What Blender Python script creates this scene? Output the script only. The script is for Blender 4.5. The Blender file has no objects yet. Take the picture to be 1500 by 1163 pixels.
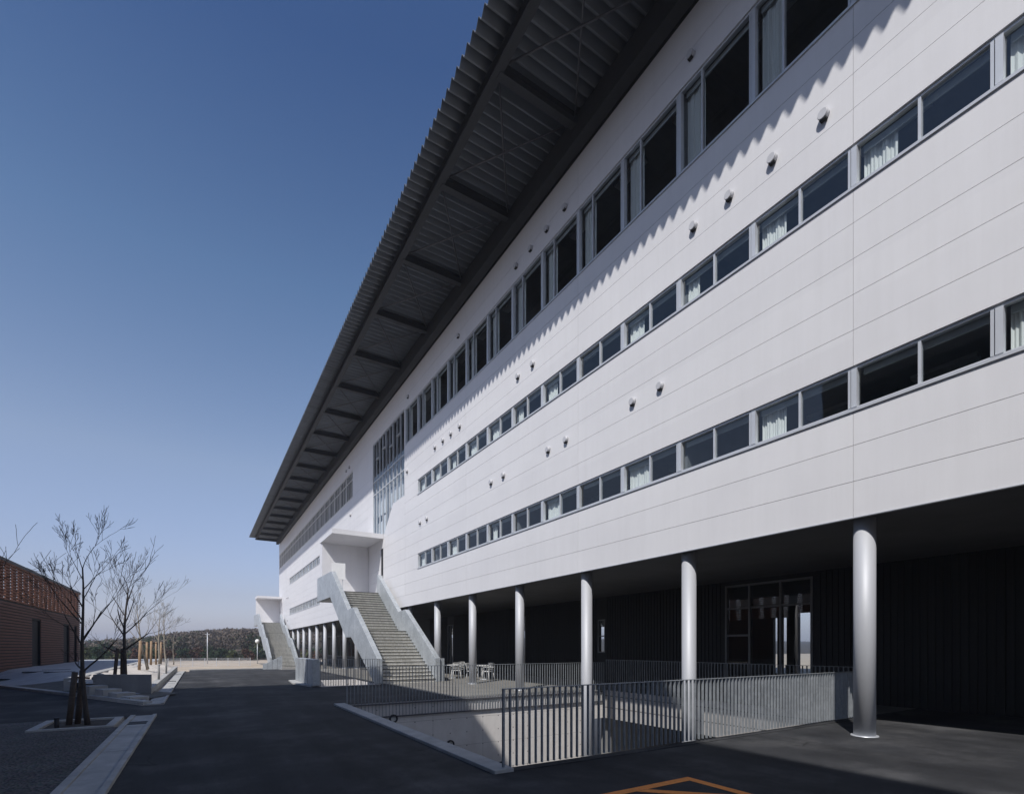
import bpy, bmesh, math, random
from mathutils import Vector, Matrix
R = math.radians
sc = bpy.context.scene
COL = sc.collection
random.seed(11)

# ------------------------------------------------------------------ helpers
WL = {}
class MB:
    def __init__(s): s.v = []; s.f = []; s.sm = []; s.mi = []; s.cur = 0
    def face(s, idx, smooth=False): s.f.append(idx); s.sm.append(smooth); s.mi.append(s.cur)
    def quad(s, a, b, c, d, smooth=False):
        n = len(s.v); s.v += [tuple(a), tuple(b), tuple(c), tuple(d)]; s.face((n, n+1, n+2, n+3), smooth)
    def tri(s, a, b, c):
        n = len(s.v); s.v += [tuple(a), tuple(b), tuple(c)]; s.face((n, n+1, n+2))
    def box(s, x0, y0, z0, x1, y1, z1):
        n = len(s.v)
        s.v += [(x0,y0,z0),(x1,y0,z0),(x1,y1,z0),(x0,y1,z0),(x0,y0,z1),(x1,y0,z1),(x1,y1,z1),(x0,y1,z1)]
        for f in ((0,3,2,1),(4,5,6,7),(0,1,5,4),(1,2,6,5),(2,3,7,6),(3,0,4,7)): s.face(tuple(n+i for i in f))
    def prism(s, poly, a0, a1, axis='x'):
        """closed outline extruded along an axis. axis x: poly=(y,z); y: (x,z); z: (x,y)"""
        n = len(s.v); k = len(poly)
        def P(p, a):
            return (a,p[0],p[1]) if axis == 'x' else ((p[0],a,p[1]) if axis == 'y' else (p[0],p[1],a))
        s.v += [P(p,a0) for p in poly] + [P(p,a1) for p in poly]
        s.face(tuple(n+i for i in range(k))); s.face(tuple(n+k+i for i in reversed(range(k))))
        for i in range(k):
            j = (i+1) % k; s.face((n+i, n+k+i, n+k+j, n+j))
    def tube(s, pts, rad, seg=8, cap=True, smooth=True):
        pts = [Vector(p) for p in pts]
        if not hasattr(rad, '__len__'): rad = [rad]*len(pts)
        n = len(s.v); up = None
        for i, p in enumerate(pts):
            d = (pts[min(i+1,len(pts)-1)] - pts[max(i-1,0)]).normalized()
            if up is None: up = d.orthogonal().normalized()
            up = (up - d*up.dot(d))
            up = up.normalized() if up.length > 1e-6 else d.orthogonal().normalized()
            w = d.cross(up)
            for k in range(seg):
                a = 2*math.pi*k/seg
                s.v.append(tuple(p + (up*math.cos(a) + w*math.sin(a))*rad[i]))
        for i in range(len(pts)-1):
            for k in range(seg):
                k2 = (k+1) % seg
                s.face((n+i*seg+k, n+i*seg+k2, n+(i+1)*seg+k2, n+(i+1)*seg+k), smooth)
        if cap:
            s.face(tuple(n+k for k in reversed(range(seg)))); m = n+(len(pts)-1)*seg
            s.face(tuple(m+k for k in range(seg)))
    def cyl(s, c, r, h, seg=24, axis='z', r2=None):
        d = {'x':Vector((1,0,0)),'y':Vector((0,1,0)),'z':Vector((0,0,1))}[axis]
        c = Vector(c); s.tube([c, c+d*h], [r, r if r2 is None else r2], seg)
    def ball(s, c, r, u=10, v=7, sz=1):
        n = len(s.v)
        for i in range(v+1):
            t = math.pi*i/v
            for j in range(u):
                p = 2*math.pi*j/u
                s.v.append((c[0]+r*math.sin(t)*math.cos(p), c[1]+r*math.sin(t)*math.sin(p), c[2]+sz*r*math.cos(t)))
        for i in range(v):
            for j in range(u):
                j2 = (j+1) % u; s.face((n+i*u+j, n+(i+1)*u+j, n+(i+1)*u+j2, n+i*u+j2), True)
    def build(s, name, mat, parent=None, fix=False, bevel=0):
        off = WL.get(parent.name, Vector()) if parent else Vector()
        me = bpy.data.meshes.new(name)
        me.from_pydata([tuple(Vector(p)-off) for p in s.v], [], s.f)
        me.polygons.foreach_set('use_smooth', s.sm)
        mats = mat if isinstance(mat, (list, tuple)) else [mat]
        for m in mats: me.materials.append(m)
        if len(mats) > 1: me.polygons.foreach_set('material_index', s.mi)
        me.update()
        if fix:
            bm = bmesh.new(); bm.from_mesh(me); bmesh.ops.recalc_face_normals(bm, faces=bm.faces); bm.to_mesh(me); bm.free()
        o = bpy.data.objects.new(name, me); COL.objects.link(o)
        if parent: o.parent = parent
        WL[o.name] = off
        if bevel:
            b = o.modifiers.new('bevel', 'BEVEL'); b.width = bevel; b.segments = 2; b.limit_method = 'ANGLE'
        return o

def tag(o, label=None, cat=None, group=None, kind=None):
    if label: o['label'] = label
    if cat: o['category'] = cat
    if group: o['group'] = group
    if kind: o['kind'] = kind
    return o
def empty(name, loc, label=None, cat=None, group=None):
    o = bpy.data.objects.new(name, None); COL.objects.link(o); o.location = loc; o.empty_display_size = .3
    WL[o.name] = Vector(loc)
    return tag(o, label, cat, group)
def kids(o): return [c for c in bpy.data.objects if c.parent == o]
def copy_tree(o, parent=None, loc=None):
    c = o.copy(); COL.objects.link(c)
    if parent: c.parent = parent
    if loc is not None: c.location = loc
    for ch in kids(o): copy_tree(ch, c)
    return c

# ------------------------------------------------------------------ materials
class NT:
    def __init__(s, name):
        s.m = bpy.data.materials.new(name); s.m.use_nodes = True; s.t = s.m.node_tree
        s.b = s.t.nodes['Principled BSDF']; s.out = s.t.nodes['Material Output']
        s.tc = s.t.nodes.new('ShaderNodeTexCoord')
    def n(s, ty, **kw):
        x = s.t.nodes.new('ShaderNode'+ty)
        for k, v in kw.items():
            if k in x.inputs: x.inputs[k].default_value = v
            else: setattr(x, k, v)
        return x
    def l(s, a, b): s.t.links.new(a, b)
    def noise(s, scale, detail=4, rough=.6, vec=None, stretch=None):
        x = s.n('TexNoise'); x.inputs['Scale'].default_value = scale
        x.inputs['Detail'].default_value = detail; x.inputs['Roughness'].default_value = rough
        v = vec or s.tc.outputs['Object']
        if stretch:
            mp = s.n('Mapping'); mp.inputs['Scale'].default_value = stretch; s.l(v, mp.inputs['Vector']); v = mp.outputs['Vector']
        s.l(v, x.inputs['Vector']); return x.outputs['Fac']
    def ramp(s, fac, stops):
        r = s.n('ValToRGB'); e = r.color_ramp.elements
        while len(e) < len(stops): e.new(.5)
        for i, (p, c) in enumerate(stops):
            e[i].position = p; e[i].color = (*c, 1) if len(c) == 3 else c
        s.l(fac, r.inputs['Fac']); return r.outputs['Color']
    def mix(s, fac, a, b, mode='MIX'):
        m = s.n('Mix', data_type='RGBA', blend_type=mode)
        for sock, val in ((m.inputs['Factor'], fac), (m.inputs[6], a), (m.inputs[7], b)):
            if hasattr(val, 'links'): s.l(val, sock)
            else: sock.default_value = val if not hasattr(val, '__len__') else (*val, 1)[:4]
        return m.outputs[2]
    def math(s, op, a, b=None, c=None):
        m = s.n('Math', operation=op)
        for i, v in enumerate((a, b, c)):
            if v is None: continue
            if hasattr(v, 'links'): s.l(v, m.inputs[i])
            else: m.inputs[i].default_value = v
        return m.outputs[0]
    def bump(s, h, strength=.3, dist=.02):
        b = s.n('Bump'); b.inputs['Strength'].default_value = strength; b.inputs['Distance'].default_value = dist
        s.l(h, b.inputs['Height']); s.l(b.outputs['Normal'], s.b.inputs['Normal'])
    def base(s, c):
        if hasattr(c, 'links'): s.l(c, s.b.inputs['Base Color'])
        else: s.b.inputs['Base Color'].default_value = (*c, 1)
    def rough(s, r):
        if hasattr(r, 'links'): s.l(r, s.b.inputs['Roughness'])
        else: s.b.inputs['Roughness'].default_value = r
def g3(v): return (v, v, v)
def plain(name, c, rough=.6, metal=0, var=.12, scale=3, stretch=None, bump=0):
    t = NT(name); f = t.noise(scale, 5, .65, stretch=stretch)
    t.base(t.ramp(f, [(.3, tuple(x*(1-var) for x in c)), (.7, tuple(min(1, x*(1+var)) for x in c))]))
    t.rough(rough); t.b.inputs['Metallic'].default_value = metal
    if bump: t.bump(t.noise(scale*8, 4, .7), bump, .01)
    return t.m

def m_asphalt():
    t = NT('asphalt')
    big = t.noise(.55, 6, .7); fine = t.noise(180, 3, .8); mid = t.noise(6, 4, .7)
    st = t.noise(1.6, 5, .7, stretch=(1, .12, 1))
    c = t.ramp(big, [(.32, (.022,.023,.026)), (.5, (.036,.037,.040)), (.66, (.074,.074,.076))])
    c = t.mix(.7, c, t.ramp(st, [(.35, g3(.33)), (.7, g3(.72))]), 'OVERLAY')
    c = t.mix(.6, c, t.ramp(fine, [(.3, g3(.18)), (.5, g3(.5)), (.68, g3(.98))]), 'OVERLAY')
    agg = t.noise(55, 2, .8); c = t.mix(.7, c, t.ramp(agg, [(.35, g3(.3)), (.5, g3(.48)), (.7, g3(.8))]), 'OVERLAY')
    pt = t.noise(.22, 2, .5); pm = t.ramp(pt, [(.50, g3(.33)), (.515, g3(.52))]); c = t.mix(.45, c, pm, 'OVERLAY')
    sp = t.n('SeparateXYZ'); t.l(t.tc.outputs['Object'], sp.inputs[0])
    wv = t.math('ADD', sp.outputs['X'], t.math('MULTIPLY', t.noise(.12, 2, .5), 1.2))
    tr_ = t.math('ABSOLUTE', t.math('SUBTRACT', t.math('FRACT', t.math('DIVIDE', wv, 1.7)), .5))
    c = t.mix(t.math('MULTIPLY', t.noise(.7, 5, .7), .5), c, t.ramp(tr_, [(.05, g3(.36)), (.22, g3(.54))]), 'OVERLAY')
    vk = t.n('TexVoronoi', feature='DISTANCE_TO_EDGE'); vk.inputs['Scale'].default_value = .35
    wp_ = t.n('Mapping'); dn_ = t.n('TexNoise'); dn_.inputs['Scale'].default_value = 2.5; t.l(t.tc.outputs['Object'], dn_.inputs['Vector'])
    va = t.n('VectorMath', operation='MULTIPLY_ADD'); t.l(dn_.outputs['Color'], va.inputs[0]); va.inputs[1].default_value = (.5,.5,0); t.l(t.tc.outputs['Object'], va.inputs[2]); t.l(va.outputs[0], vk.inputs['Vector'])
    ck = t.math('MULTIPLY', t.math('LESS_THAN', vk.outputs['Distance'], .004), t.math('GREATER_THAN', t.noise(.4, 2, .5), .56))
    c = t.mix(t.math('MULTIPLY', ck, .7), c, (.012,.012,.013))
    t.base(c); t.rough(.85); t.b.inputs['Specular IOR Level'].default_value = .3
    t.bump(t.math('ADD', fine, t.math('MULTIPLY', mid, .5)), .5, .008); return t.m
def m_paving():
    t = NT('terrace_paving')
    big = t.noise(.8, 6, .7); fine = t.noise(120, 3, .8)
    c = t.ramp(big, [(.3, (.15,.144,.13)), (.7, (.23,.22,.20))])
    c = t.mix(.5, c, t.ramp(fine, [(.3, g3(.35)), (.7, g3(.65))]), 'OVERLAY')
    t.base(c); t.rough(.8); t.bump(fine, .3, .005); return t.m
def m_gravel():
    t = NT('gravel')
    v = t.n('TexVoronoi'); v.inputs['Scale'].default_value = 28; t.l(t.tc.outputs['Object'], v.inputs['Vector'])
    big = t.noise(1.2, 5, .7)
    c = t.mix(.75, t.ramp(big, [(.3, (.06,.055,.05)), (.7, (.11,.10,.09))]), v.outputs['Color'], 'OVERLAY')
    hs = t.n('HueSaturation'); hs.inputs['Saturation'].default_value = .25; hs.inputs['Value'].default_value = .9; t.l(c, hs.inputs['Color'])
    t.base(hs.outputs['Color']); t.rough(.9); t.bump(v.outputs['Distance'], 1, .03); return t.m
def m_concrete(name, lo, hi, ties=False):
    t = NT(name)
    big = t.noise(1.1, 7, .7); fine = t.noise(45, 4, .75); st = t.noise(2.2, 5, .7, stretch=(1,1,.18))
    c = t.ramp(big, [(.3, lo), (.72, hi)])
    c = t.mix(.35, c, t.ramp(st, [(.3, g3(.35)), (.65, g3(.6))]), 'OVERLAY')
    c = t.mix(.35, c, t.ramp(fine, [(.35, g3(.38)), (.65, g3(.6))]), 'OVERLAY')
    if ties:
        sp = t.n('SeparateXYZ'); t.l(t.tc.outputs['Object'], sp.inputs[0])
        u = t.math('SUBTRACT', t.math('FRACT', t.math('DIVIDE', sp.outputs['X'], .6)), .5)
        w = t.math('SUBTRACT', t.math('FRACT', t.math('DIVIDE', sp.outputs['Z'], .45)), .5)
        d = t.math('SQRT', t.math('ADD', t.math('POWER', t.math('MULTIPLY', u, .6), 2), t.math('POWER', t.math('MULTIPLY', w, .45), 2)))
        c = t.mix(t.math('LESS_THAN', d, .018), c, (.06,.058,.055))
        u2 = t.math('ABSOLUTE', t.math('SUBTRACT', t.math('FRACT', t.math('DIVIDE', sp.outputs['X'], 1.8)), .5))
        w2 = t.math('ABSOLUTE', t.math('SUBTRACT', t.math('FRACT', t.math('DIVIDE', t.math('ADD', sp.outputs['Z'], .2), .9)), .5))
        ln = t.math('MAXIMUM', t.math('LESS_THAN', u2, .003), t.math('LESS_THAN', w2, .006))
        c = t.mix(t.math('MULTIPLY', ln, .5), c, (.09,.088,.085))
    t.base(c); t.rough(.8); t.bump(fine, .25, .006); return t.m
def m_galv(name='galvanised_steel', k=1.0):
    t = NT(name)
    v = t.n('TexVoronoi'); v.inputs['Scale'].default_value = 14; t.l(t.tc.outputs['Object'], v.inputs['Vector'])
    sv = t.n('SeparateColor'); t.l(v.outputs['Color'], sv.inputs[0])
    big = t.noise(1.6, 6, .7); st = t.noise(3, 5, .7, stretch=(1,1,.12))
    c = t.ramp(big, [(.3, (.30*k,.325*k,.345*k)), (.7, (.43*k,.455*k,.475*k))])
    c = t.mix(.3, c, t.ramp(sv.outputs[0], [(0, g3(.35)), (1, g3(.65))]), 'OVERLAY')
    c = t.mix(.3, c, t.ramp(st, [(.3, g3(.35)), (.7, g3(.65))]), 'OVERLAY')
    t.base(c); t.b.inputs['Metallic'].default_value = .35; t.rough(t.ramp(sv.outputs[1], [(0, g3(.42)), (1, g3(.6))])); return t.m
def m_panel():
    t = NT('white_metal_panel')
    big = t.noise(.5, 5, .6); st = t.noise(2.5, 5, .7, stretch=(1,1,.08))
    c = t.ramp(big, [(.3, (.69,.685,.70)), (.7, (.735,.73,.742))])
    sp = t.n('SeparateXYZ'); t.l(t.tc.outputs['Object'], sp.inputs[0])
    cb = t.n('CombineXYZ'); t.l(t.math('FLOOR', t.math('DIVIDE', t.math('ADD', sp.outputs['Y'], 31.35), 8)), cb.inputs[1]); t.l(t.math('FLOOR', t.math('DIVIDE', t.math('SUBTRACT', sp.outputs['Z'], 4.05), .664)), cb.inputs[2])
    wn = t.n('TexWhiteNoise'); t.l(cb.outputs[0], wn.inputs['Vector'])
    c = t.mix(.32, c, t.ramp(wn.outputs['Value'], [(0, g3(.42)), (1, g3(.58))]), 'OVERLAY')
    dirt = t.noise(5, 6, .75, stretch=(1,1,.05)); c = t.mix(t.math('MULTIPLY', t.math('GREATER_THAN', dirt, .0), .16), c, t.ramp(dirt, [(.35, (.55,.54,.53)), (.6, (.74,.735,.745))]), 'MULTIPLY')
    c = t.mix(.12, c, t.ramp(st, [(.3, g3(.4)), (.7, g3(.6))]), 'OVERLAY')
    t.base(c); t.rough(.45); t.b.inputs['Specular IOR Level'].default_value = .35
    t.bump(t.noise(.9, 2, .5, stretch=(1,.6,1.6)), .06, .05); return t.m
def m_glass(name, tint=(.75,.82,.85), fres=1.5, gloss=1.0):
    t = NT(name)
    tr = t.n('BsdfTransparent'); tr.inputs['Color'].default_value = (*tint, 1)
    gl = t.n('BsdfGlossy'); gl.inputs['Roughness'].default_value = .015; gl.inputs['Color'].default_value = (gloss, gloss, gloss, 1)
    lw = t.n('LayerWeight'); lw.inputs['Blend'].default_value = .5      # facing term, the same from both sides
    k = (fres-1)**2/(fres+1)**2*1.8
    fr = t.math('MULTIPLY_ADD', t.math('POWER', lw.outputs['Facing'], 5), 1-k, k)
    bp = t.n('Bump'); bp.inputs['Strength'].default_value = .04; bp.inputs['Distance'].default_value = .05
    t.l(t.noise(.8, 2, .5), bp.inputs['Height']); t.l(bp.outputs['Normal'], gl.inputs['Normal'])
    mx = t.n('MixShader'); t.l(fr, mx.inputs[0]); t.l(tr.outputs[0], mx.inputs[1]); t.l(gl.outputs[0], mx.inputs[2])
    t.l(mx.outputs[0], t.out.inputs['Surface']); return t.m
def m_corrug(name, c, var=.15):
    return plain(name, c, .5, .2, var, 1.2, stretch=(.3, 1, .3))
def m_stepriser():
    t = NT('step_riser')
    sp = t.n('SeparateXYZ'); t.l(t.tc.outputs['Object'], sp.inputs[0])
    n = t.noise(9, 4, .7, stretch=(1.0, .1, .1)); f = t.noise(30, 4, .7)
    c = t.ramp(n, [(.35, (.60,.59,.54)), (.5, (.74,.72,.66)), (.65, (.84,.82,.77))])
    c = t.mix(.3, c, t.ramp(f, [(.3, g3(.35)), (.7, g3(.62))]), 'OVERLAY')
    t.base(c); t.rough(.75); return t.m
def m_timber(name, a, b):
    t = NT(name)
    n = t.noise(1.2, 6, .7, stretch=(1, .5, 8)); f = t.noise(14, 4, .7, stretch=(1, .1, 3))
    c = t.ramp(n, [(.3, a), (.7, b)])
    c = t.mix(.4, c, t.ramp(f, [(.3, g3(.32)), (.7, g3(.64))]), 'OVERLAY')
    t.base(c); t.rough(.8); return t.m
def m_bark(name, a, b):
    t = NT(name); n = t.noise(22, 5, .7, stretch=(1,1,.25)); t.base(t.ramp(n, [(.3, a), (.7, b)])); t.rough(.9)
    t.bump(n, .4, .01); return t.m
def m_leaf(name, a, b):
    t = NT(name); n = t.noise(.35, 5, .75); f = t.noise(2.5, 4, .8)
    c = t.ramp(n, [(.32, a), (.68, b)]); c = t.mix(.5, c, t.ramp(f, [(.3, g3(.25)), (.7, g3(.7))]), 'OVERLAY')
    t.base(c); t.rough(.9); t.b.inputs['Specular IOR Level'].default_value = .1; return t.m
def m_soil(name, a, b, scale=2):
    t = NT(name); n = t.noise(scale, 7, .75); f = t.noise(60, 3, .8)
    c = t.ramp(n, [(.3, a), (.7, b)]); c = t.mix(.4, c, t.ramp(f, [(.3, g3(.3)), (.7, g3(.68))]), 'OVERLAY')
    t.base(c); t.rough(.95); t.bump(f, .5, .02); return t.m

M = dict(
 asphalt=m_asphalt(), paving=m_paving(), gravel=m_gravel(), panel=m_panel(), galv=m_galv(k=1.2), galv_bar=m_galv('galvanised_bars', .8),
 conc=m_concrete('fair_faced_concrete', (.56,.53,.51), (.70,.675,.65), True),
 conc_slab=m_concrete('pale_concrete', (.33,.33,.32), (.46,.455,.44)),
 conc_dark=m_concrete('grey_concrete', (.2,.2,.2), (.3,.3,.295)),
 glass=m_glass('window_glass', (.80,.845,.86)), far_glass=m_glass('dimmed_window_glass', (.5,.56,.58), 1.5, .28), dark_glass=m_glass('dark_glass', (.3,.34,.36), 1.45),  # far_glass: window glass with reflection and view dimmed through its colour
 clear=m_glass('curtain_wall_glass', (.86,.90,.92), 1.6),
 frame=plain('aluminium_frame', (.58,.60,.63), .4, .3, .05), white=plain('white_paint', (.74,.74,.73), .55, 0, .05),
 silver=plain('silver_paint', (.45,.46,.485), .55, .15, .06, 2, (1,1,.2)),
 deck=plain('folded_deck_steel', (.14,.152,.168), .5, .25, .18, 1.0, (.3,1,1)),
 steel=plain('dark_steel_paint', (.022,.023,.027), .6, .1, .2), rod=plain('brace_rod_steel', (.10,.10,.11), .5, .3, .1),
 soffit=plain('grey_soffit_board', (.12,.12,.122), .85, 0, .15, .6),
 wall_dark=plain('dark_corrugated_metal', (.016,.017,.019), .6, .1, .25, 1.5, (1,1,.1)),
 room=plain('room_plaster', (.20,.205,.21), .9, 0, .1), ceil=plain('room_ceiling', (.30,.31,.32), .9, 0, .08),
 curtain=plain('white_curtain', (.80,.80,.77), .9, 0, .05, 6, (1,4,.1)), blind=plain('grey_roller_blind', (.42,.44,.44), .8),
 riser=m_stepriser(), nosing=plain('dark_tread_nosing', (.045,.047,.044), .8, .1, .3, 8),
 tread=m_concrete('step_tread', (.30,.295,.27), (.42,.41,.38)),
 lattice=m_timber('terracotta_slat', (.17,.075,.046), (.29,.13,.077)), timber=m_timber('shade_toned_slat', (.115,.056,.042), (.185,.095,.072)),  # lower slats repeat the lattice slats with shade put into the colour
 black=plain('black_recess', (.012,.012,.013), .8), cap=plain('dark_roof_cap', (.035,.033,.035), .6),
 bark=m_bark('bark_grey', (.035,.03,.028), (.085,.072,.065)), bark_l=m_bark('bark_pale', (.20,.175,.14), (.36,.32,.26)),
 stake=m_timber('stake_timber', (.25,.165,.10), (.38,.265,.17)), stake_d=m_timber('shade_toned_stake', (.06,.045,.035), (.11,.085,.07)),  # stake_d is the same timber with shade worked into its colour
 band=plain('stake_tie', (.10,.045,.03), .9),
 soil=m_soil('bare_soil', (.045,.038,.032), (.09,.075,.06)), pale=m_soil('pale_sand', (.50,.46,.41), (.64,.60,.55)),
 sand=m_soil('sandy_ground', (.34,.28,.21), (.52,.44,.35), .25), field=m_soil('wood_floor', (.03,.027,.02), (.07,.055,.04), .1),
 plaza=m_concrete('plaza_paving', (.36,.37,.38), (.48,.49,.50)), lawn=m_soil('dry_planting', (.10,.10,.09), (.17,.165,.15)),
 orange=plain('orange_road_paint', (.80,.27,.05), .7, 0, .2, 18), grate=plain('drain_grate', (.03,.032,.035), .6, .4),
 leaf_d=m_leaf('evergreen_foliage', (.012,.025,.016), (.04,.06,.03)), leaf_b=m_leaf('bare_wood_crown', (.075,.062,.052), (.15,.122,.10)),
 leaf_r=m_leaf('russet_foliage', (.05,.028,.02), (.10,.055,.038)), leaf_g=m_leaf('olive_foliage', (.04,.05,.022), (.09,.10,.045)),
 globe=plain('lamp_globe', (.85,.85,.83), .3), dim_frame=plain('grey_door_frame', (.2,.205,.21), .5, .3, .1), hood=plain('vent_hood_paint', (.52,.52,.54), .5, .1, .06), lens=plain('lamp_lens', (.55,.55,.52), .25),
)

# ------------------------------------------------------------------ ground
def gz(y): # the site is level by the entrance and falls gently away at the far end
    t = min(1, max(0, (y-38)/22)); return -.7*(t*t*(3-2*t))
def sheet(name, xs, ys, mat, dz=0, skip=(), kind='structure', zf=None, parent=None):
    m = MB(); idx = {}
    zf = zf or (lambda x, y: gz(y))
    for j, y in enumerate(ys):
        for i, x in enumerate(xs): idx[i,j] = len(m.v); m.v.append((x, y, zf(x,y)+dz))
    for j in range(len(ys)-1):
        for i in range(len(xs)-1):
            cx = (xs[i]+xs[i+1])/2; cy = (ys[j]+ys[j+1])/2
            if any(a < cx < c and b < cy < d for a, b, c, d in skip): continue
            m.face((idx[i,j], idx[i+1,j], idx[i+1,j+1], idx[i,j+1]))
    o = m.build(name, mat, parent)
    if kind: tag(o, kind=kind)
    return o
def poly_sheet(name, pts, mat, z, kind='structure', zf=None):
    m = MB(); n = len(m.v)
    for x, y in pts: m.v.append((x, y, z + (zf(x,y) if zf else 0)))
    m.face(tuple(range(len(pts)))); o = m.build(name, mat)
    if kind: tag(o, kind=kind)
    return o
PIT = (3.56, 5.9, 13.5, 15.0); COURT = (4.3, 22.32, 6.85, 26.3)
def cap(x, y):   # height of the wooded skyline: low on the left, rising to a rounded hill on the right
    a = x/y; pts = ((-.4,.012),(-.153,.0135),(-.086,.019),(-.032,.030),(.037,.037),(.098,.038),(.4,.03)); e = pts[-1][1] if a > .4 else pts[0][1]
    for (a0,e0),(a1,e1) in zip(pts, pts[1:]):
        if a0 <= a <= a1: e = e0+(e1-e0)*(a-a0)/(a1-a0)
    return 1.65 + e*min(y, 330)*(.8512+.5248*max(-.5, min(.6, a)))
def hz(x, y):
    if y < 104: return gz(y)
    t = min(1, (y-104)/70); return -.7 + t*max(0, cap(x,y)-4.3+.7)
HOLES = [PIT, COURT]
ysl = [38+22*i/10 for i in range(11)]
sheet('hill', [-900,-300,-120,-60,-40,-25,-12,0,12,25,45,90,200,900], [106,115,130,150,175,210,260,330,420], M['field'], .02,
      zf=lambda x, y: hz(x, y))
sheet('ground', [-900,-200,-60,-9,-1,3.56,4.3,6.85,13.5,16.5,26,40,70,200,900],
      [-300,-60,-8,5.9,15,22.32,26.3]+ysl+[75,84,100,130,160,200,260,400,900,1600], M['sand'], -.012, HOLES+[(13.4,-7.9,26,30)],
      zf=lambda x, y: gz(y))
sheet('road', [-.9,3.56,4.3,6.85,7.2], [-30,-8,5.9,15,22.32,26.3]+ysl+[62], M['asphalt'], 0, HOLES)
sheet('forecourt', [7.2,13.5,16.5], [-8,5.9], M['asphalt'], 0)
sheet('forecourt', [-24,-1.4,-.9], [14.95,17.75], M['asphalt'], .0)
poly_sheet('side_road', [(-24,17.75),(-1.4,17.75),(-7.6,30.2),(-15,44),(-24,62)], M['asphalt'], 0)
sheet('terrace', [7.2,13.5,16.5], [15,22.32]+[26.3]+ysl+[84], M['paving'], 0)
sheet('terrace', [13.5,16.5], [5.9,15], M['paving'], 0)
# drain strip beside the road, gravel island
def strip(name, x0, x1, y0, y1, mat, z0, z1):
    m = MB(); ys = [y0] + [y for y in ysl if y0 < y < y1] + [y1]
    for a, b in zip(ys, ys[1:]):
        n = len(m.v)
        m.v += [(x0,a,gz(a)+z0),(x1,a,gz(a)+z0),(x1,b,gz(b)+z0),(x0,b,gz(b)+z0),(x0,a,gz(a)+z1),(x1,a,gz(a)+z1),(x1,b,gz(b)+z1),(x0,b,gz(b)+z1)]
        for f in ((4,5,6,7),(0,1,5,4),(1,2,6,5),(2,3,7,6),(3,0,4,7)): m.face(tuple(n+i for i in f))
    return tag(m.build(name, mat), kind='structure')
def slabs(name, x0, x1, y0, y1, mat, step=1.0):
    m = MB(); y = y0
    while y < y1-.01:
        e = min(y1, y+step); z = gz((y+e)/2)
        m.box(x0, y+.004, z-.2, x1, e-.004, z+.03 + random.uniform(-.002,.002)); y = e
    return tag(m.build(name, mat), kind='structure')
slabs('gutter', -1.30, -.97, -6, 14.93, M['conc_slab'])
slabs('gutter', -1.30, -.97, 17.8, 46, M['conc_slab'])
strip('kerb', -.965, -.89, -6, 14.95, M['conc_slab'], -.2, .05)
strip('kerb', -.965, -.89, 17.8, 46, M['conc_slab'], -.2, .05)
strip('kerb', -1.40, -1.305, -6, 14.95, M['conc_slab'], -.2, .05)
for gy in (13.45, 21.1, 29.2, 36.8):
    r = MB(); z = gz(gy)+.034
    for k in range(9): r.box(-1.295+k*.036, gy-.17, z-.01, -1.295+k*.036+.016, gy+.17, z+.006)
    r.box(-1.30, gy-.2, z-.01, -.97, gy-.17, z+.008); r.box(-1.30, gy+.17, z-.01, -.97, gy+.2, z+.008)
    r.box(-1.29, gy-.168, z-.02, -.98, gy+.168, z-.003)
    o = r.build('drain_grate', M['grate'])
    tag(o, {13.45:'dark drain grate in the gutter beside the nearest bare tree', 21.1:'dark drain grate in the gutter beside the shaded concrete planter wall',
            29.2:'dark drain grate in the sunlit gutter, nearer of the two', 36.8:'dark drain grate in the sunlit gutter, farther of the two'}[gy], 'drain grate', 'drain grates along the gutter')
sheet('gravel', [-24,-2.85,-1.4], [-8,13.1,14.75,14.95], M['gravel'], .02, [(-2.85,13.1,-1.5,14.75)])
# tree pit with a pale concrete edge
m = MB()
m.box(-2.85,13.1,-.1,-1.5,13.2,.06); m.box(-2.85,14.6,-.1,-1.5,14.7,.06); m.box(-2.85,13.2,-.1,-2.7,14.6,.06); m.box(-1.65,13.2,-.1,-1.5,14.6,.06)
tag(m.build('tree_pit_edging', M['conc_slab'], bevel=.008), 'square pale concrete edging round the nearest bare tree in the gravel', 'edging')
sheet('soil', [-2.7,-1.65], [13.2,14.6], M['soil'], .015)
# plaza rising from a diagonal kerb
DA = Vector((-1.40, 18.0)); DB = Vector((-7.1, 28.9)); dd = (DB-DA).normalized(); dn = Vector((dd.y, -dd.x))
if dn.y < 0: dn = -dn
def plz(x, y):
    d = (Vector((x,y))-DA).dot(dn); t = min(1, max(0, d/2.4)); k = min(1, max(0, (-1.5-x)/1.4)); return .05 + .45*t*t*(3-2*t)*k
m = MB()
NS = 40
for i in range(NS):
    for j in range(60):
        def P(a, b):
            p = DA + dd*(a*34/NS - 0) + dn*(b*b*.0125); return (p.x, p.y, plz(p.x, p.y))
        cq = (Vector(P(i,j))+Vector(P(i+1,j))+Vector(P(i+1,j+1))+Vector(P(i,j+1)))/4
        if cq.x > -3.75 and cq.y > 22.4 or cq.x > -1.3 or (cq.x > -3.1 and cq.y > 21.3 + (-1.42-cq.x)*.62): continue
        m.quad(P(i,j), P(i+1,j), P(i+1,j+1), P(i,j+1))
def clipx(mm, xmax):   # keep the plaza on its own side of the planter
    for k, (x, y, z) in enumerate(mm.v):
        if x > xmax: mm.v[k] = (xmax, y, z)
clipx(m, -1.42)
tag(m.build('plaza', M['plaza'], fix=True), kind='structure')
sheet('plaza', [-30,-16,-8.5,-5,-3.3], [36,44,50,56,62], M['plaza'], .496, zf=lambda x, y: 0)
m = MB()
a = DA; b = DA + dd*34
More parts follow.
